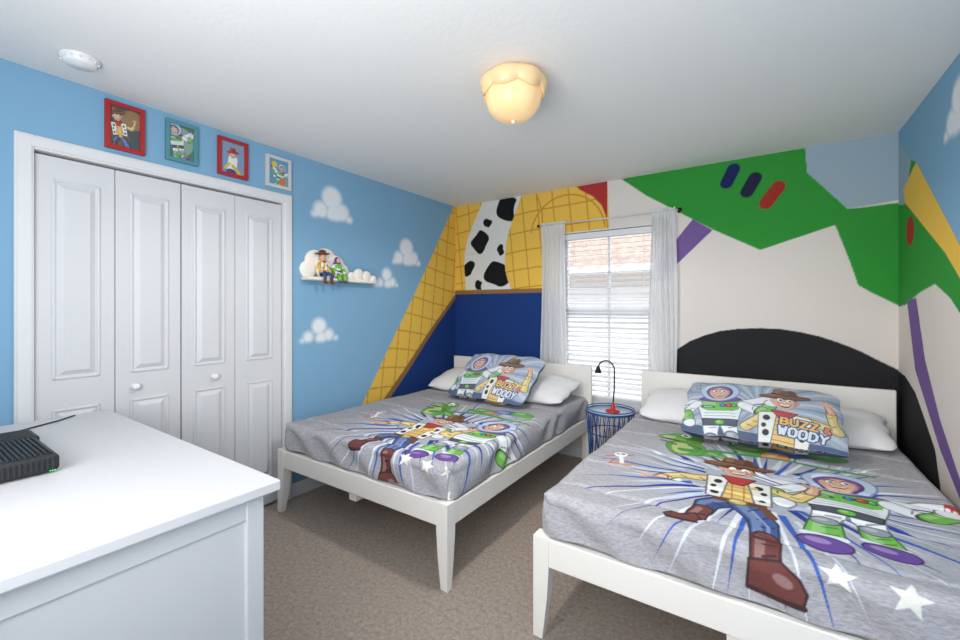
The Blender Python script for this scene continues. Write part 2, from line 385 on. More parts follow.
def cowboy_head(t,x,y,k,hat=HAT,hair=(84,50,30)):
    u=T2(t.cv,*t.p(x,y),t.k*k,t.r,t.f)
    u.ell(0,.0,.43,.50,hair); u.ell(.42,-.04,.09,.14,dk(SK,.85)); u.ell(-.42,-.04,.09,.14,SK)
    u.ell(0,-.07,.385,.50,dk(SK,.86)); u.ell(-.03,-.06,.35,.48,SK); u.ell(0,-.38,.20,.18,SK); u.ell(-.2,-.14,.09,.08,(226,150,126)); u.ell(.22,-.14,.09,.08,(218,146,122))
    u.ell(0,.36,.93,.22,dk(hat,.55),.12); u.ell(0,.42,.92,.19,hat,.12); u.ell(-.1,.46,.7,.10,lt(hat,.15),.12)
    u.poly([(-.46,.44),(-.43,.75),(-.38,.98),(-.2,1.10),(-.06,1.02),(.04,1.0),(.2,1.12),(.38,1.0),(.44,.75),(.47,.5)],hat); u.poly([(-.36,.6),(-.34,.95),(-.2,1.03),(-.12,.92),(-.18,.6)],lt(hat,.18)); u.poly([(.12,.6),(.16,1.0),(.26,1.04),(.34,.9),(.36,.62)],dk(hat,.8))
    u.line([(-.46,.54),(0,.48),(.46,.57)],.09,(60,36,24))
    u.line([(-.30,.20),(-.20,.26),(-.08,.23)],.05,hair); u.line([(.30,.22),(.20,.28),(.08,.24)],.05,hair)
    for sx in (-.16,.16):
        u.ell(sx,.07,.125,.135,dk(SK,.7)); u.ell(sx,.07,.11,.12,(248,248,248)); u.ell(sx+.02,.06,.06,.07,(84,48,26)); u.ell(sx+.02,.06,.03,.035,(15,12,10)); u.ell(sx+.0,.09,.018,.018,(255,255,255))
    u.ell(.02,-.10,.085,.075,dk(SK,.8)); u.ell(.0,-.08,.07,.075,lt(SK,.2))
    u.poly([(-.24,-.19),(0,-.24),(.25,-.17),(.16,-.36),(.0,-.42),(-.12,-.37)],(112,36,34)); u.poly([(-.20,-.205),(0,-.25),(.21,-.19),(.15,-.28),(0,-.32),(-.13,-.29)],(252,252,250))
def cowboy(t):
    JN=(62,88,148); BT=(108,54,48); SH=(226,196,116)
    t.limb([(-.03,.42),(-.09,.35),(-.10,.29)],.080,dk(JN,.88),.055)
    t.limb([(-.10,.30),(-.12,.24)],.056,BT,.052,1); t.opoly([(-.10,.235),(-.12,.255),(-.18,.235),(-.205,.205),(-.195,.185),(-.12,.195)],BT); t.line([(-.20,.188),(-.11,.195)],.012,(60,30,28))
    t.limb([(.02,.42),(.07,.31),(.075,.19)],.095,JN,.062,4); t.line([(.045,.38),(.085,.28),(.083,.2)],.010,lt(JN,.4))
    t.limb([(.075,.20),(.07,.10)],.070,BT,.062,2); t.opoly([(.035,.10),(.105,.11),(.145,.07),(.16,.04),(.15,.01),(.06,.02),(.028,.025)],BT); t.line([(.028,.02),(.155,.008)],.016,(60,30,28)); t.line([(.042,.19),(.108,.195)],.018,(84,38,34)); t.ell(.11,.065,.025,.013,lt(BT,.3),-.5)
    t.limb([(.08,.63),(.18,.575),(.235,.66)],.050,SH,.040,3); t.limb([(-.08,.63),(-.19,.60),(-.27,.54)],.050,SH,.038,3)
    t.opoly([(-.09,.66),(.09,.66),(.08,.42),(-.07,.42)],SH)
    for i in range(5): t.line([(-.085,.45+i*.042),(.085,.45+i*.042)],.005,(196,84,56))
    for i in range(4): t.line([(-.055+i*.037,.43),(-.06+i*.04,.65)],.004,(196,84,56))
    for sx in (-1,1):
        t.opoly([(sx*.035,.66),(sx*.105,.66),(sx*.098,.45),(sx*.055,.445)],(236,234,228)); t.ell(sx*.068,.61,.015,.022,(26,26,28)); t.ell(sx*.082,.555,.011,.016,(26,26,28)); t.ell(sx*.075,.49,.015,.018,(26,26,28))
    t.poly([(-.082,.448),(.088,.448),(.086,.418),(-.078,.418)],(96,56,32)); t.pad(0,.432,.026,.019,(214,186,110)); t.line([(.07,.43),(.10,.36)],.03,(110,66,38))
    t.limb([(.232,.655),(.245,.70)],.036,SK,.028,0); t.limb([(-.265,.54),(-.31,.52)],.036,SK,.028,0)
    for a in (-.7,-.2,.25,.7): t.line([(.247,.70),(.247+.045*math.sin(a),.70+.05*math.cos(a))],.011,SK); t.line([(-.30,.525),(-.30-.05*math.cos(a),.525+.045*math.sin(a))],.011,SK)
    t.opoly([(-.055,.685),(.055,.685),(.01,.61),(-.02,.61)],(186,52,48)); t.ell(.052,.60,.014,.014,(226,196,90))
    cowboy_head(t,0,.78,.145)
def ranger_head(t,x,y,k):
    u=T2(t.cv,*t.p(x,y),t.k*k,t.r,t.f)
    u.ell(0,.08,.80,.82,(120,140,170)); u.ell(0,.08,.75,.77,(186,204,224)); u.ell(-.2,.3,.35,.36,(226,236,244)); u.ell(0,0,.53,.58,(84,52,120)); u.ell(-.03,.03,.49,.52,(116,80,156)); u.ell(0,-.06,.40,.46,dk(SK,.85)); u.ell(-.03,-.06,.37,.44,SK); u.ell(0,-.42,.22,.15,SK)
    for sx in (-.16,.16):
        u.ell(sx,.08,.12,.13,dk(SK,.7)); u.ell(sx,.08,.10,.11,(248,248,248)); u.ell(sx+.02,.07,.055,.065,(60,100,160)); u.ell(sx+.02,.07,.028,.03,(12,12,16)); u.line([(sx*1.8,.20),(sx*1.1,.28),(sx*.5,.21)],.055,(96,64,42))
    u.ell(.02,-.1,.07,.07,dk(SK,.8)); u.ell(0,-.08,.06,.07,lt(SK,.2)); u.poly([(-.22,-.21),(0,-.26),(.22,-.21),(.12,-.36),(-.12,-.36)],(112,40,40)); u.poly([(-.19,-.22),(0,-.265),(.19,-.22),(.12,-.29),(-.12,-.29)],(252,252,250)); u.ell(0,-.47,.025,.045,dk(SK,.8))
LG=(112,186,74); WH=(230,233,238); PP=(106,70,152)
def ranger(t):
    for sg,tp in ((-1,0),(1,.02)):
        t.opoly([(sg*.12,.66),(sg*.42,.78+tp),(sg*.44,.73+tp),(sg*.40,.66+tp),(sg*.12,.56)],WH); t.poly([(sg*.42,.78+tp),(sg*.36,.755+tp),(sg*.345,.655+tp),(sg*.40,.66+tp),(sg*.44,.73+tp)],(190,58,52)); t.line([(sg*.14,.60),(sg*.34,.67)],.014,PP)
    t.limb([(-.055,.40),(-.08,.27)],.115,WH,.085); t.limb([(.06,.40),(.075,.28)],.115,WH,.085)
    t.limb([(.075,.26),(.09,.18)],.095,LG,.11); t.limb([(-.08,.25),(-.09,.12)],.10,LG,.125)
    t.pad(-.08,.27,.045,.035,(150,156,166)); t.pad(.075,.29,.045,.035,(150,156,166))
    t.line([(-.15,.125),(-.03,.125)],.035,WH); t.line([(.035,.18),(.145,.165)],.03,WH)
    t.pad(-.09,.065,.08,.055,PP); t.pad(.10,.125,.075,.05,PP)
    t.opoly([(-.165,.67),(.165,.67),(.15,.55),(.12,.42),(-.12,.42),(-.15,.55)],WH); t.poly([(-.15,.665),(.15,.665),(.135,.56),(.09,.53),(-.09,.53),(-.135,.56)],LG); t.poly([(-.13,.655),(-.02,.655),(-.03,.60),(-.12,.60)],lt(LG,.3))
    for i in range(3): t.line([(-.11,.505-.03*i),(.11,.505-.03*i)],.006,(150,156,166))
    t.opoly([(-.12,.44),(.12,.44),(.11,.38),(-.11,.38)],(78,82,92)); t.pad(0,.41,.03,.022,LG)
    t.pad(.07,.605,.022,.018,(190,50,46)); t.pad(.025,.605,.016,.016,(60,110,190)); t.pad(.105,.605,.013,.016,(80,170,90)); t.line([(-.12,.575),(-.04,.575)],.022,(28,44,104)); t.line([(-.11,.575),(-.05,.575)],.006,(240,240,240))
    t.limb([(.17,.62),(.27,.56)],.085,WH,.075,1); t.pad(.275,.555,.035,.035,(84,88,98)); t.limb([(.29,.565),(.345,.63)],.085,LG,.08,1); t.pad(.36,.67,.045,.04,WH)
    t.limb([(-.17,.62),(-.25,.54)],.085,WH,.075,1); t.pad(-.255,.53,.035,.035,(84,88,98)); t.limb([(-.26,.52),(-.235,.45)],.085,LG,.08,1); t.pad(-.22,.40,.045,.04,WH)
    for a in (-.5,0,.5): t.line([(.365,.68),(.365+.05*math.sin(a),.68+.055*math.cos(a))],.016,WH)
    t.pad(0,.69,.15,.04,PP); ranger_head(t,0,.80,.19)
def dino(t):
    G=(100,164,62); D=(64,124,48)
    t.limb([(.05,.1),(.25,.15),(.48,.02)],.26,G,.03,4); t.pad(0,.2,.19,.25,G); t.ell(-.03,.18,.10,.19,(190,204,130))
    t.pad(-.05,.55,.18,.155,G); t.pad(-.18,.5,.15,.11,G); t.poly([(-.32,.46),(-.06,.45),(-.1,.39),(-.28,.40)],(110,44,52)); t.line([(-.31,.46),(-.08,.45)],.02,(250,250,250))
    t.ell(-.05,.64,.055,.06,(250,250,250)); t.ell(-.06,.64,.025,.03,(30,30,30)); t.limb([(-.12,.25),(-.26,.30)],.045,D,.03,0); t.limb([(.12,.25),(.02,.34)],.045,D,.03,0)
def star(cv,x,y,r,c,rot=0):
    cv.poly([(x+(r if i%2==0 else r*.42)*math.sin(i*math.pi/5+rot),y+(r if i%2==0 else r*.42)*math.cos(i*math.pi/5+rot)) for i in range(10)],c)
FONT={'B':[[(0,0),(0,1),(.4,1),(.55,.85),(.55,.65),(.4,.52),(0,.52)],[(.4,.52),(.6,.38),(.6,.15),(.4,0),(0,0)]],'U':[[(0,1),(0,.2),(.2,0),(.4,0),(.6,.2),(.6,1)]],
'Z':[[(0,1),(.6,1),(0,0),(.6,0)]],'&':[[(.6,0),(.1,.7),(.15,.95),(.35,.95),(.4,.75),(0,.3),(.1,.02),(.35,.02),(.6,.35)]],'W':[[(0,1),(.15,0),(.3,.7),(.45,0),(.6,1)]],
'O':[[(.1,0),(0,.2),(0,.8),(.15,1),(.45,1),(.6,.8),(.6,.2),(.45,0),(.1,0)]],'D':[[(0,0),(0,1),(.35,1),(.6,.75),(.6,.25),(.35,0),(0,0)]],'Y':[[(0,1),(.3,.5),(.6,1)],[(.3,.5),(.3,0)]]}
def text(cv,s,x,y,h,c,oc,rot=0):
    for wd,cc in ((.50,oc),(.24,c)):
        px=0
        for ch in s:
            if ch in FONT:
                for st in FONT[ch]:
                    q=[]
                    for (a,b) in st:
                        X=(px+a*.95)*h;Y=b*h; q.append((x+X*math.cos(rot)-Y*math.sin(rot),y+X*math.sin(rot)+Y*math.cos(rot)))
                    cv.line(q,wd*h,cc)
            px+=.86 if ch!=' ' else .4
def heather(cv,amt,seed):
    r=np.random.default_rng(seed)
    n=r.normal(0,1,cv.X.shape); n=(n+np.roll(n,1,1)+np.roll(n,2,1)+np.roll(n,3,1))/2
    cv.col*= (1+amt*np.clip(n,-2,2))[...,None]
def fade(cv,k,c):
    cv.col=cv.col*(1-k)+lin(c)*k

def comforter_canvas(shift,tshift,seed):
    cv=Canvas(-.8435,.8435,1.4365,3.50,0.003,(170,168,173)); heather(cv,.11,seed)
    cx,cy=.06+shift,2.15+tshift; rr=random.Random(4)
    d=np.hypot((cv.X-cx)/.62,(cv.Y-cy-.05)/.55); cv.put((slice(None),slice(None)),np.clip(1.15-d,0,1)*.5,(190,200,218))
    for i in range(68):
        a=i*2*math.pi/68+rr.uniform(-.04,.04); r0=.18+rr.random()*.14; r1=.46+rr.random()*.36
        c=[(28,54,146),(222,226,234),(52,92,176),(206,212,226)][i%4]; wd=.008+.010*rr.random()
        dx,dy=math.cos(a),math.sin(a)
        cv.poly([(cx+r0*dx-wd*dy,cy+r0*dy+wd*dx),(cx+r1*dx,cy+r1*dy),(cx+r0*dx+wd*dy,cy+r0*dy-wd*dx)],c)
    dino(T2(cv,-.28+shift,2.42+tshift,.50))
    q=T2(cv,.02+shift,2.62+tshift,.5); q.pad(0,.14,.22,.12,(96,158,70)); q.pad(.36,.2,.2,.13,(76,112,170)); q.pad(.62,.24,.17,.1,(100,166,80)); q.pad(.2,.05,.12,.1,(196,140,96)); q.pad(.5,.03,.13,.09,(170,176,190))
    cv.line([(cx-.35,cy+.33),(cx,cy+.46),(cx+.42,cy+.40)],.05,(80,150,76),.02)
    f=T2(cv,-.50+shift,2.08+tshift,.30,.3); f.line([(-.25,.35),(-.05,.42),(.0,.38),(.2,.5)],.035,(196,64,86)); f.line([(-.3,.2),(-.1,.25),(-.2,.02),(.1,.12),(.25,.0)],.022,(200,70,84)); f.line([(0,0),(0,.35)],.07,(240,240,240)); f.ell(0,.5,.11,.15,(240,240,240)); f.ell(-.04,.53,.03,.03,(20,20,20)); f.ell(.04,.53,.04,.04,(20,20,20))
    f.line([(-.12,0),(.12,0)],.06,(206,150,70))
    ranger(T2(cv,.31+shift,1.69+tshift,.86,-.04)); cowboy(T2(cv,.0+shift,1.455+tshift,1.10,.03))
    for i,s in enumerate((.25,.40,.54,.67)): star(cv,s+shift*.8,1.585-.008*i,.048,(232,230,220),.2*i)
    fade(cv,.06,(172,168,174)); heather(cv,.035,seed+1)
    return cv
M_cloth=mat_attr('printed_fabric',0.9,.25,420,spec=.1)
def wav(X,Y,seed,n=7,f0=3,f1=14):
    r=np.random.default_rng(seed); o=np.zeros(X.shape)
    for i in range(n):
        a=r.uniform(0,6.28); f=r.uniform(f0,f1); p=r.uniform(0,6.28)
        o+=np.sin((X*math.cos(a)+Y*math.sin(a))*f+p+1.2*np.sin((X*math.sin(a)-Y*math.cos(a))*f*.45+p))*(f0/f)**.6
    return o/n
def comforter(xc,shift,tshift,seed,par):
    cv=comforter_canvas(shift,tshift,seed); s,t_=cv.X,cv.Y; a=.655;r=.05;arc=r*math.pi/2;top=.582
    def g(d):
        th=np.clip(d/arc,0,1)*math.pi/2; rest=np.clip(d-arc,0,None)
        return r*np.sin(th), r*(1-np.cos(th))+rest
    ox,zx=g(np.clip(np.abs(s)-a,0,None)); oy,zy=g(np.clip(1.625-t_,0,None))
    x=np.sign(s)*(np.minimum(np.abs(s),a)+ox); y=np.maximum(t_,1.625)-oy
    z=top-np.maximum(zx,zy)*1.03
    R=.07; cx=a+r-R; cy=1.575+R; dx=np.abs(x)-cx; dy=cy-y; m=(dx>0)&(dy>0); L=np.hypot(dx,dy)+1e-9; k=np.where(m&(L>R),R/L,1)
    x=np.where(m,np.sign(x)*(cx+dx*k),x); y=np.where(m,cy-dy*k,y)
    fall=np.clip((np.maximum(zx,zy))/.05,0,1)
    z=z+(1-fall)*(.014*wav(s,t_,seed)+.011*wav(s,t_,seed+9,9,15,40))
    z=z-(1-fall)*.008*np.exp(-((((t_+.03*np.sin(s*3))/.31)%1-.5)*.31/.012)**2)
    hang=fall*.010*np.sin(s*23+np.sin(t_*9)*2+t_*19)
    x=x+np.sign(s)*np.where(zx>=zy,1,0)*(hang-.004)*fall; y=y-np.where(zy>zx,1,0)*(hang-.004)*fall
    z=z-.004*fall*np.sin(s*15+t_*13)
    grid_obj('comforter',np.stack([x+xc,y,z],-1),cv.col,M_cloth,parent=par)

M_bed=mat('bed_white_lacquer',(238,234,228),0.4)
M_matt=mat('mattress_fabric',(225,225,225),0.8)
def bed(xc):
    b=MB(); w=.715; yf,yb=1.555,3.53
    root=bpy.data.objects.new('bed',None); scn.collection.objects.link(root)
    for sx in (-1,1):
        xo=xc+sx*w; xi=xo-sx*.068
        S=[]
        for z,tin,tt in ((.41,0,0),(.28,0.0,0.0),(.16,.008,.010),(.06,.020,.022),(0,.028,.028)):
            a_,b_=(xo-sx*0.004*tin,xi+sx*tin); S.append([(a_,yf,z),(b_,yf,z),(b_,yf+.062-tt,z),(a_,yf+.062-tt,z)])
        b.loft(S)
        xa,xb=sorted((xo-sx*.004,xo-sx*.034)); b.box(xa,xb,yf+.055,yb-.035,.295,.405,0,.004)
        xa,xb=sorted((xo-sx*.0,xo-sx*.06)); b.box(xa,xb,yb-.045,yb-.002,0,.46,0,.004)
    b.box(xc-w+.06,xc+w-.06,yf+.004,yf+.036,.295,.408,0,.004)
    b.box(xc-.735,xc+.735,yb-.040,yb-.004,.42,.845,0,.006)
    b.box(xc-.03,xc+.03,yf+.03,yb-.05,.24,.30,0,.003); b.box(xc-.025,xc+.025,yf+.6,yf+.65,0,.24,0,.003)
    for k in range(10): b.box(xc-w+.035,xc+w-.035,yf+.12+k*.19,yf+.19+k*.19,.300,.318,0,.003)
    b.obj('bed_frame',[M_bed],parent=root)
    MB().box(xc-.64,xc+.64,1.64,3.485,.32,.55,0,.03).obj('mattress',[M_matt],parent=root)
    return root
B1,B2=-1.95,-.07
r1=bed(B1); r2=bed(B2)
comforter(B1,.20,-.10,11,r1); comforter(B2,0,0,23,r2)

# pillows
M_pil=mat('white_cotton',(232,231,232),0.85,.15,60,spec=.1)
def pillow(name,c,w,h,T,tilt,yaw=0,cv=None,material=None,seed=1,roll=0,par=None):
    if cv is None: cv=Canvas(-w/2,w/2,-h/2,h/2,.006,(236,236,238))
    A=cv.X/(w/2);Bv=cv.Y/(h/2)
    pr=np.clip((1-np.abs(A)**2.4)*(1-np.abs(Bv)**2.4),0,1)**.5
    x=cv.X*(1-.07*np.abs(Bv)**6-.04*(1-Bv**2)*A**4); y=cv.Y*(1-.10*np.abs(A)**6-.05*(1-A**2)*Bv**4)
    x=x+.006*np.sin(cv.Y*37+seed)*np.abs(A)**3; y=y+.006*np.sin(cv.X*29+seed)*np.abs(Bv)**3
    wr=(.014*wav(cv.X,cv.Y,seed,8,10,32)+.007*wav(cv.X,cv.Y,seed+5,8,30,70))*pr
    zf=T*pr+wr; zb=-T*.75*pr
    Mx=Matrix.Translation(c)@Matrix.Rotation(yaw,4,'Z')@Matrix.Rotation(tilt,4,'X')@Matrix.Rotation(roll,4,'Z')
    R=np.array(Mx.to_3x3()); tv=np.array(c)
    F=np.stack([x,y,zf],-1)@R.T+tv; Bk=np.stack([x,y,zb],-1)@R.T+tv
    P=np.concatenate([F,Bk[::-1]],0); C=np.concatenate([cv.col,cv.col[::-1]],0)
    grid_obj(name,P,C,material or M_cloth,parent=par)
rad=math.radians
pillow('pillow',(B1-.335,3.20,.668),.68,.48,.085,rad(13),0.03,None,M_pil,3,par=r1)
pillow('pillow',(B1+.35,3.20,.668),.68,.48,.085,rad(13),-.03,None,M_pil,4,par=r1)
pillow('pillow',(B2-.32,3.20,.662),.66,.48,.082,rad(13),0.03,None,M_pil,5,par=r2)
pillow('pillow',(B2+.33,3.20,.655),.66,.48,.080,rad(11),-.05,None,M_pil,8,par=r2)
def pillow_canvas():
    cv=Canvas(-.38,.38,-.26,.26,.0025,(164,176,192)); heather(cv,.06,8)
    for i in range(36):
        a=i*2*math.pi/36; c=(190,200,214) if i%2 else (136,152,182)
        cv.poly([(0,0),(.6*math.cos(a),.6*math.sin(a)),(.6*math.cos(a+.08),.6*math.sin(a+.08))],c)
    cv.poly([(-.38,-.26),(-.38,-.2),(.38,-.235),(.38,-.26)],(70,84,120))
    ranger(T2(cv,-.16,-.46,.70,.06))
    t=T2(cv,.10,-.50,.70,-.04); SH=(224,196,116)
    t.limb([(.11,.60),(.32,.56),(.29,.76)],.075,SH,.06,4); t.limb([(-.12,.60),(-.24,.45)],.08,SH,.07,3); t.opoly([(-.15,.62),(.15,.64),(.14,.3),(-.14,.3)],SH)
    for i in range(7): t.line([(-.14,.32+i*.045),(.14,.32+i*.045)],.006,(196,84,56))
    for sx in (-1,1): t.opoly([(sx*.05,.64),(sx*.16,.62),(sx*.15,.3),(sx*.08,.3)],(236,234,228)); t.ell(sx*.11,.57,.024,.030,(26,26,28)); t.ell(sx*.125,.49,.016,.022,(26,26,28)); t.ell(sx*.11,.42,.022,.03,(26,26,28))
    t.limb([(.29,.77),(.27,.83)],.05,SK,.04,0)
    for a in (-1.0,-.5,0,.5): t.line([(.27,.83),(.27+.07*math.sin(a),.83+.06*math.cos(a))],.018,SK)
    t.opoly([(-.08,.66),(.08,.66),(0,.55)],(186,52,48)); cowboy_head(t,0,.79,.185)
    text(cv,'BUZZ',.10,-.130,.048,(236,186,92),(34,50,98),-.10); text(cv,'&',.28,-.145,.038,(226,130,70),(34,50,98),-.10)
    text(cv,'WOODY',.09,-.198,.050,(220,228,240),(34,50,98),-.10)
    cv.poly([(-.37,.13),(-.30,.13),(-.30,.20),(-.37,.20)],(120,140,170)); ranger_head(T2(cv,-.335,.16,1),0,0,.034)
    fade(cv,.14,(168,174,186)); heather(cv,.03,9)
    return cv
pc=pillow_canvas()
pillow('pillow',(-.025,2.84,.742),.77,.54,.070,rad(26),.0,pc,M_cloth,6,par=r2)
pillow('pillow',(B1+.12,2.95,.768),.77,.54,.066,rad(38),-.05,pc,M_cloth,7,par=r1)

# ---------------------------------------------------------------- bedside table + lamp
M_navy=mat('navy_metal',(40,84,148),0.4,metal=.2); M_top=mat('table_top_blue',(170,194,216),0.3)
cx,cy=-.972,3.22; tb=MB()
tb.lathe([(.0005,.556),(.170,.556),(.174,.552),(.174,.546),(.0005,.546)],(cx,cy,0),1,48)
def ring(r,z,th,mi=0): tb.tube([(cx+r*math.cos(t),cy+r*math.sin(t),z) for t in np.linspace(0,2*math.pi,49)],th,mi,8)
ring(.175,.555,.008); ring(.175,.575,.004); ring(.163,.40,.004); ring(.148,.20,.004); ring(.138,.012,.008)
for i in range(28):
    a=2*math.pi*i/28
    pts=[(cx+(.175-.037*k/6)*math.cos(a+.35*k/6),cy+(.175-.037*k/6)*math.sin(a+.35*k/6),.555-.543*k/6) for k in range(7)]
    tb.tube(pts,.0032,0,6)
    pts=[(cx+(.175-.037*k/6)*math.cos(a-.35*k/6),cy+(.175-.037*k/6)*math.sin(a-.35*k/6),.555-.543*k/6) for k in range(7)]
    if i%2==0: tb.tube(pts,.0032,0,6)
tb.obj('bedside_table',[M_navy,M_top])
M_red=mat('red_enamel',(190,44,30),0.3)
lp=MB(); lx,ly=-.945,3.20
lp.lathe([(.0005,.000),(.052,.000),(.054,.006),(.050,.014),(.018,.022),(.014,.06),(.008,.07),(.0005,.07)],(lx,ly,.5565),1,32)
pts=[(lx,ly,.60),(lx+.010,ly,.72),(lx+.012,ly,.82)]+[(lx-.051+.063*math.cos(t),ly,.87+.070*math.sin(t)) for t in np.linspace(0,2.9,16)]
lp.tube(pts,.0055,0,8)
e=pts[-1]; lp.lathe([(.006,.014),(.012,.006),(.022,-.024),(.027,-.038),(.024,-.038),(.010,0),(.0005,.0)],(e[0],e[1],e[2]-.006),0,20)
lp.obj('desk_lamp',[M_blackm,M_red])

# ---------------------------------------------------------------- ceiling light, smoke detector
M_shade=mat('frosted_glass',(228,196,150),0.3,emit=(255,200,130),estr=.14)
M_shade2=mat('frosted_glass_bowl',(230,198,150),0.3,emit=(255,206,140),estr=.32)
cl=MB(); c0=(-.976,1.726,0)
pet=lambda t:abs(math.sin(3.5*t))
cl.lathe([(.0005,2.439),(.070,2.439),(.090,2.432),(.120,2.425),(.146,2.412),(.154,2.396),(.150,2.372),(.141,2.352),(.136,2.352),(.141,2.372),(.13,2.40)],c0,0,84,mod=lambda t,k:1+(.05*pet(t)-.02 if 3<=k<=9 else 0),zmod=lambda t,k:(-.022*pet(t) if k in (7,8) else 0))
cl.lathe([(.128,2.40),(.130,2.36),(.128,2.325),(.118,2.288),(.098,2.258),(.070,2.238),(.036,2.227),(.0005,2.223)],c0,1,84,mod=lambda t,k:1+(.04*pet(t) if 1<=k<=4 else 0))
cl.ell((c0[0],c0[1],2.219),(.009,.009,.009),2)
cl.obj('ceiling_light',[M_shade,M_shade2,M_knob])
SX,SY=-2.485,.547
sd=MB().lathe([(.0005,-.0005),(.070,-.0005),(.070,-.012),(.060,-.014),(.058,-.026),(.050,-.034),(.0005,-.036)],(SX,SY,H),0,40)
for i in range(14):
    a=2*math.pi*i/14; sd.box(-.003,.003,.060,.0655,-.022,-.014,0,.001,M=Matrix.Translation((SX,SY,H))@Matrix.Rotation(a,4,'Z'))
sd.obj('smoke_detector',[M_knob])

# ---------------------------------------------------------------- picture frames
M_print=mat_attr('printed_paper',0.35,0,10)
def frame(y0,y1,z0,z1,fc,art):
    m=mat('frame_paint',fc,0.4); X0=XL+.001; b=MB(); fw=.021
    for q in ((y0,y1,z0,z0+fw),(y0,y1,z1-fw,z1),(y0,y0+fw,z0+fw,z1-fw),(y1-fw,y1,z0+fw,z1-fw)): b.box(X0,X0+.02,q[0],q[1],q[2],q[3],0,.0015)
    b.box(X0,X0+.008,y0+.01,y1-.01,z0+.01,z1-.01,0,0); o=b.obj('picture_frame',[m])
    cv=Canvas(y0+fw,y1-fw,z0+fw,z1-fw,.0015,(90,130,150)); art(cv,(y0+y1)/2,z0,(z1-z0)); fade(cv,.12,(110,116,120))
    grid_obj('print',np.stack([np.full(cv.X.shape,X0+.010),cv.X,cv.Y],-1),cv.col,M_print,parent=o)
def artA(cv,c,z,h): cv.col[:]=lin((74,82,84)); cv.ell(c+.03,z+.17,.05,.05,(150,120,80)); cv.ell(c-.03,z+.06,.05,.04,(120,90,70)); cowboy(T2(cv,c,z-.05,.29,.15))
def artB(cv,c,z,h): cv.col[:]=lin((84,120,112)); cv.ell(c,z+.12,.06,.08,(140,166,150)); ranger(T2(cv,c,z-.01,.24,.2))
def artC(cv,c,z,h): cv.col[:]=lin((130,156,186)); cv.line([(c-.01,z+.02),(c,z+.11)],.055,(238,236,230)); cv.line([(c,z+.07),(c+.04,z+.03)],.02,(226,180,60)); cowboy_head(T2(cv,c,z+.14,1),0,0,.040,(186,40,40),(176,70,36)); cv.ell(c-.01,z+.03,.03,.02,(60,80,140)); cv.line([(c-.02,z+.08),(c-.045,z+.05)],.016,(220,190,90))
def artD(cv,c,z,h): cv.col[:]=lin((96,160,190)); ranger(T2(cv,c-.005,z+.0,.18,-.2)); cv.ell(c+.03,z+.05,.022,.03,(220,120,60)); cv.ell(c-.03,z+.16,.02,.02,(230,200,70))
frame(.70,.865,2.16,2.405,(172,42,46),artA); frame(.96,1.12,2.175,2.405,(84,142,152),artB)
frame(1.23,1.41,2.165,2.40,(172,42,46),artC); frame(1.53,1.71,2.165,2.38,(206,206,204),artD)

# ---------------------------------------------------------------- cloud shelf + figurines
M_cl=mat('cloud_board',(242,236,226),0.5)
cs=MB(); X0=XL+.001
def disc(y,z,r,x,th): cs.lathe([(.0005,0),(r,0),(r,th-.003),(r-.003,th),(.0005,th)],mi=0,n=36,M=Matrix.Translation((x,y,z))@Matrix.Rotation(math.pi/2,4,'Y'))
for i,(y,z,r) in enumerate(((1.84,1.625,.065),(1.90,1.69,.085),(1.99,1.70,.095),(2.08,1.67,.08),(2.14,1.625,.065),(1.99,1.63,.08))): disc(y,z,r,X0,.020+.0006*i)
for i,(y,z,r) in enumerate(((2.17,1.590,.035),(2.24,1.605,.050),(2.32,1.598,.045),(2.39,1.580,.032))): disc(y,z,r,X0+.080,.018+.0006*i)
cs.box(X0,X0+.10,1.79,2.43,1.545,1.570,0,.010,seg=3)
shelf=cs.obj('cloud_wall_shelf',[M_cl])
mY=mat('doll_yellow',(226,180,60),.6);mB=mat('doll_denim',(50,76,130),.7);mS=mat('doll_skin',SK,.5);mH=mat('doll_brown',(112,64,32),.6);mW=mat('doll_white',(236,236,238),.4);mG=mat('doll_green',(110,184,60),.4);mP=mat('doll_purple',(104,66,140),.4);mK=mat('doll_black',(30,30,30),.5);mR=mat('doll_red',(186,40,36),.5)
def grow(o,p,s): o.scale=(s,s,s); o.location=Vector(p)*(1-s)
px,py,pz=XL+.055,1.935,1.5705
d=MB()
d.tube([(px,py,pz+.020),(px,py,pz+.05),(px,py,pz+.085),(px,py,pz+.097)],[.020,.018,.022,.009],0)
d.tube([(px+.012,py-.002,pz+.017),(px+.005,py-.002,pz+.03)],.0170,1)
for s in (-1,1):
    d.tube([(px+.006,py+s*.011,pz+.016),(px+.035,py+s*.018,pz+.024),(px+.056,py+s*.022,pz+.008),(px+.058,py+s*.022,pz-.012)],[.0125,.010,.009,.008],1)
    d.tube([(px+.057,py+s*.022,pz-.01),(px+.058,py+s*.022,pz-.034)],[.0095,.010],3); d.ell((px+.066,py+s*.022,pz-.034),(.018,.008,.008),3)
    d.tube([(px,py+s*.019,pz+.083),(px+.010,py+s*.034,pz+.055),(px+.030,py+s*.030,pz+.034)],[.009,.0075,.006],0); d.ell((px+.034,py+s*.029,pz+.031),(.009,.007,.006),2)
    d.box(px+.010,px+.022,py+s*.013-.006,py+s*.013+.006,pz+.042,pz+.088,4,.003)
d.ell((px+.023,py+.013,pz+.07),(.002,.004,.005),5).ell((px+.023,py-.013,pz+.055),(.002,.004,.005),5)
d.ell((px+.002,py,pz+.118),(.018,.017,.024),2).ell((px+.020,py,pz+.115),(.005,.004,.005),2)
for s in (-1,1): d.ell((px+.016,py+s*.007,pz+.121),(.004,.004,.005),4); d.ell((px+.0195,py+s*.007,pz+.121),(.0015,.002,.0025),5); d.ell((px,py+s*.018,pz+.116),(.004,.003,.006),2)
d.ell((px-.004,py,pz+.120),(.017,.0175,.020),3)
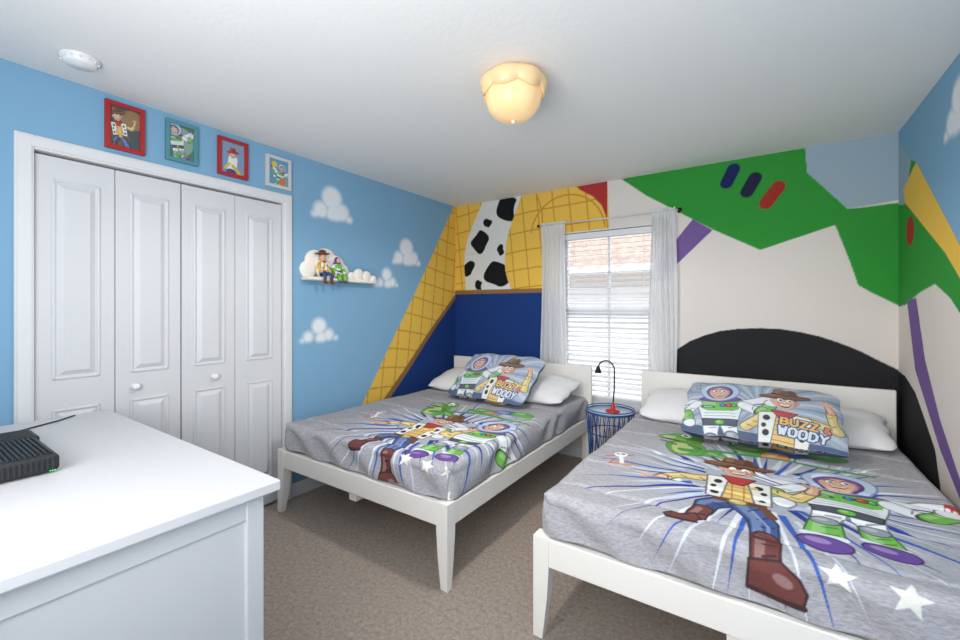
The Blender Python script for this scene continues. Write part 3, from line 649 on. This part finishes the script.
d.lathe([(.0005,.134),(.020,.134),(.042,.140),(.044,.143),(.021,.139),(.019,.160),(.010,.164),(.0005,.160)],(px,py,pz),3,24); d.ell((px+.02,py,pz+.092),(.006,.012,.006),6)
grow(d.obj('cowboy_figurine',[mY,mB,mS,mH,mW,mK,mR],parent=shelf),(px,py,pz),1.25)
d=MB(); px,py=XL+.055,2.065
d.tube([(px,py,pz+.022),(px,py,pz+.05),(px,py,pz+.085),(px,py,pz+.097)],[.024,.022,.030,.016],0)
d.ell((px+.013,py,pz+.078),(.020,.027,.017),1); d.tube([(px,py,pz+.043),(px,py,pz+.052)],.0235,4)
for s in (-1,1):
    d.tube([(px+.006,py+s*.014,pz+.017),(px+.034,py+s*.018,pz+.020)],[.015,.013],0); d.tube([(px+.034,py+s*.018,pz+.020),(px+.056,py+s*.020,pz+.005),(px+.058,py+s*.020,pz-.020)],[.013,.014,.017],1); d.ell((px+.064,py+s*.020,pz-.026),(.021,.013,.010),2)
    d.tube([(px,py+s*.028,pz+.085),(px+.008,py+s*.040,pz+.062)],[.013,.011],0); d.tube([(px+.008,py+s*.040,pz+.060),(px+.028,py+s*.034,pz+.040)],[.013,.012],1); d.ell((px+.034,py+s*.032,pz+.036),(.011,.009,.008),0)
    d.add([(px-.012,py+s*.02,pz+.088),(px-.018,py+s*.075,pz+.105),(px-.018,py+s*.070,pz+.080),(px-.012,py+s*.02,pz+.070)],[[0,1,2,3]],0)
d.ell((px,py,pz+.100),(.024,.026,.008),2); d.ell((px,py,pz+.120),(.018,.0185,.024),2); d.ell((px+.007,py,pz+.118),(.0145,.0145,.020),3); d.ell((px+.021,py,pz+.116),(.004,.0035,.005),3)
for s in (-1,1): d.ell((px+.018,py+s*.006,pz+.122),(.004,.004,.005),0); d.ell((px+.0215,py+s*.006,pz+.122),(.0015,.002,.0025),4)
grow(d.obj('astronaut_figurine',[mW,mG,mP,mS,mK],parent=shelf),(px,py,pz),1.15)

# ---------------------------------------------------------------- dresser + electronics
M_dr=mat('dresser_white',(196,196,199),0.45)
dr=MB(); X0,X1,Y0,Y1=-2.48,-1.08,.06,.640
dr.box(X0,X1,Y0,Y1,.852,.88,0,.004)
bx0,bx1,by0,by1=X0+.03,X1-.03,Y0+.02,Y1-.030
dr.box(bx0+.02,bx1-.012,by0+.01,by1-.012,.09,.851,0,.002)
for (xa,xb) in ((bx0,bx0+.045),(bx1-.045,bx1)):
    for (ya,yb) in ((by0,by0+.045),(by1-.045,by1)): dr.box(xa,xb,ya,yb,0,.851,0,.003)
dr.box(bx1-.02,bx1-.004,by0+.04,by1-.04,.79,.851,0,.002).box(bx1-.02,bx1-.004,by0+.04,by1-.04,.06,.13,0,.002)
for r_ in range(3):
    for c_ in range(2):
        wdt=(bx1-bx0-.12)/2; xa=bx0+.055+c_*(wdt+.01); za=.12+r_*.24
        dr.box(xa,xa+wdt,by1-.014,by1+.003,za,za+.23,0,.004)
        dr.lathe([(.006,0),(.006,.012),(.015,.018),(.013,.026),(.0005,.028)],mi=1,n=16,M=Matrix.Translation((xa+wdt/2,by1+.003,za+.115))@Matrix.Rotation(-math.pi/2,4,'X'))
dr.obj('dresser',[M_dr,M_knob])
M_rt=mat('router_black',(34,36,38),0.5,spec=.4); M_led=mat('led_green',(80,200,110),.3,emit=(90,230,120),estr=1.0)
rt=MB(); rt.box(-1.93,-1.650,.09,.322,.884,.932,0,.012,seg=3)
for i in range(20): y=.105+i*.0105; rt.box(-1.915,-1.665,y,y+.005,.931,.9365,0,.001,seg=1)
for i in range(20): y=.105+i*.0105; rt.box(-1.652,-1.6465,y,y+.005,.893,.924,0,.001,seg=1)
for i in range(3): rt.box(-1.652,-1.6460,.30+i*.005,.302+i*.005,.888,.890,1,0)
for a in ((-1.90,.11),(-1.70,.11),(-1.90,.29),(-1.70,.29)): rt.lathe([(.0005,.8805),(.008,.8805),(.008,.886),(.0005,.886)],(a[0],a[1],0),0,12)
rt.obj('wifi_router',[M_rt,M_led])
cb=MB(); cb.box(-2.13,-1.98,.215,.338,.8880,.922,0,.008)
for i in range(8): cb.box(-2.115+i*.016,-2.107+i*.016,.23,.325,.921,.924,0,.001,seg=1)
for a in ((-2.12,.225),(-1.99,.225),(-2.12,.328),(-1.99,.328)): cb.lathe([(.0005,.8805),(.006,.8805),(.006,.889),(.0005,.889)],(a[0],a[1],0),0,10)
cb.tube([(-2.13,.28,.90),(-2.16,.28,.892),(-2.22,.29,.8845),(-2.30,.34,.8845),(-2.38,.46,.8845),(-2.44,.52,.8845)],.003,0,8)
cb.obj('cable_box',[M_rt])

# ---------------------------------------------------------------- light
wd=bpy.data.worlds.new('w'); scn.world=wd; wd.use_nodes=True
bg=wd.node_tree.nodes['Background']; bg.inputs[0].default_value=(.90,.95,1,1); bg.inputs[1].default_value=2.3
def light(n,kind,loc,e,col=(1,1,1),**k):
    l=bpy.data.lights.new(n,kind); l.energy=e; l.color=col
    for a,b in k.items(): setattr(l,a,b)
    o=bpy.data.objects.new(n,l); o.location=loc; scn.collection.objects.link(o)
    return o
def aim(o,t): o.rotation_euler=(Vector(t)-o.location).to_track_quat('-Z','Y').to_euler()
s=light('sun','SUN',(0,0,10),1.8,(1,.97,.93),angle=.02); aim(s,(1.5,8,2))
l=light('bounce_fill','AREA',(-.6,-.35,1.30),42,(1,.985,.965),shape='RECTANGLE',size=1.8,size_y=.8); aim(l,(-.8,2.2,2.7))  # added fill lamp behind the camera, aimed up to bounce off the ceiling
l=light('rear_fill','AREA',(-.4,-.75,1.75),33,(1,.98,.955),shape='RECTANGLE',size=2.0,size_y=1.2); aim(l,(-.7,3.0,.7))  # second added area lamp at the rear, evens out the room's brightness
l=light('fixture_bulb','SPOT',(c0[0],c0[1],2.205),58,(1,.96,.90),spot_size=math.radians(176),spot_blend=.35,shadow_soft_size=.08)
# ---------------------------------------------------------------- camera
cd=bpy.data.cameras.new('camera'); cd.sensor_width=36; cd.lens=15.75; cd.shift_y=-.0125; cd.clip_start=.02
co=bpy.data.objects.new('camera',cd); co.location=(0,0,1.343); co.rotation_euler=(math.pi/2,0,math.radians(34)); scn.collection.objects.link(co)
scn.camera=co
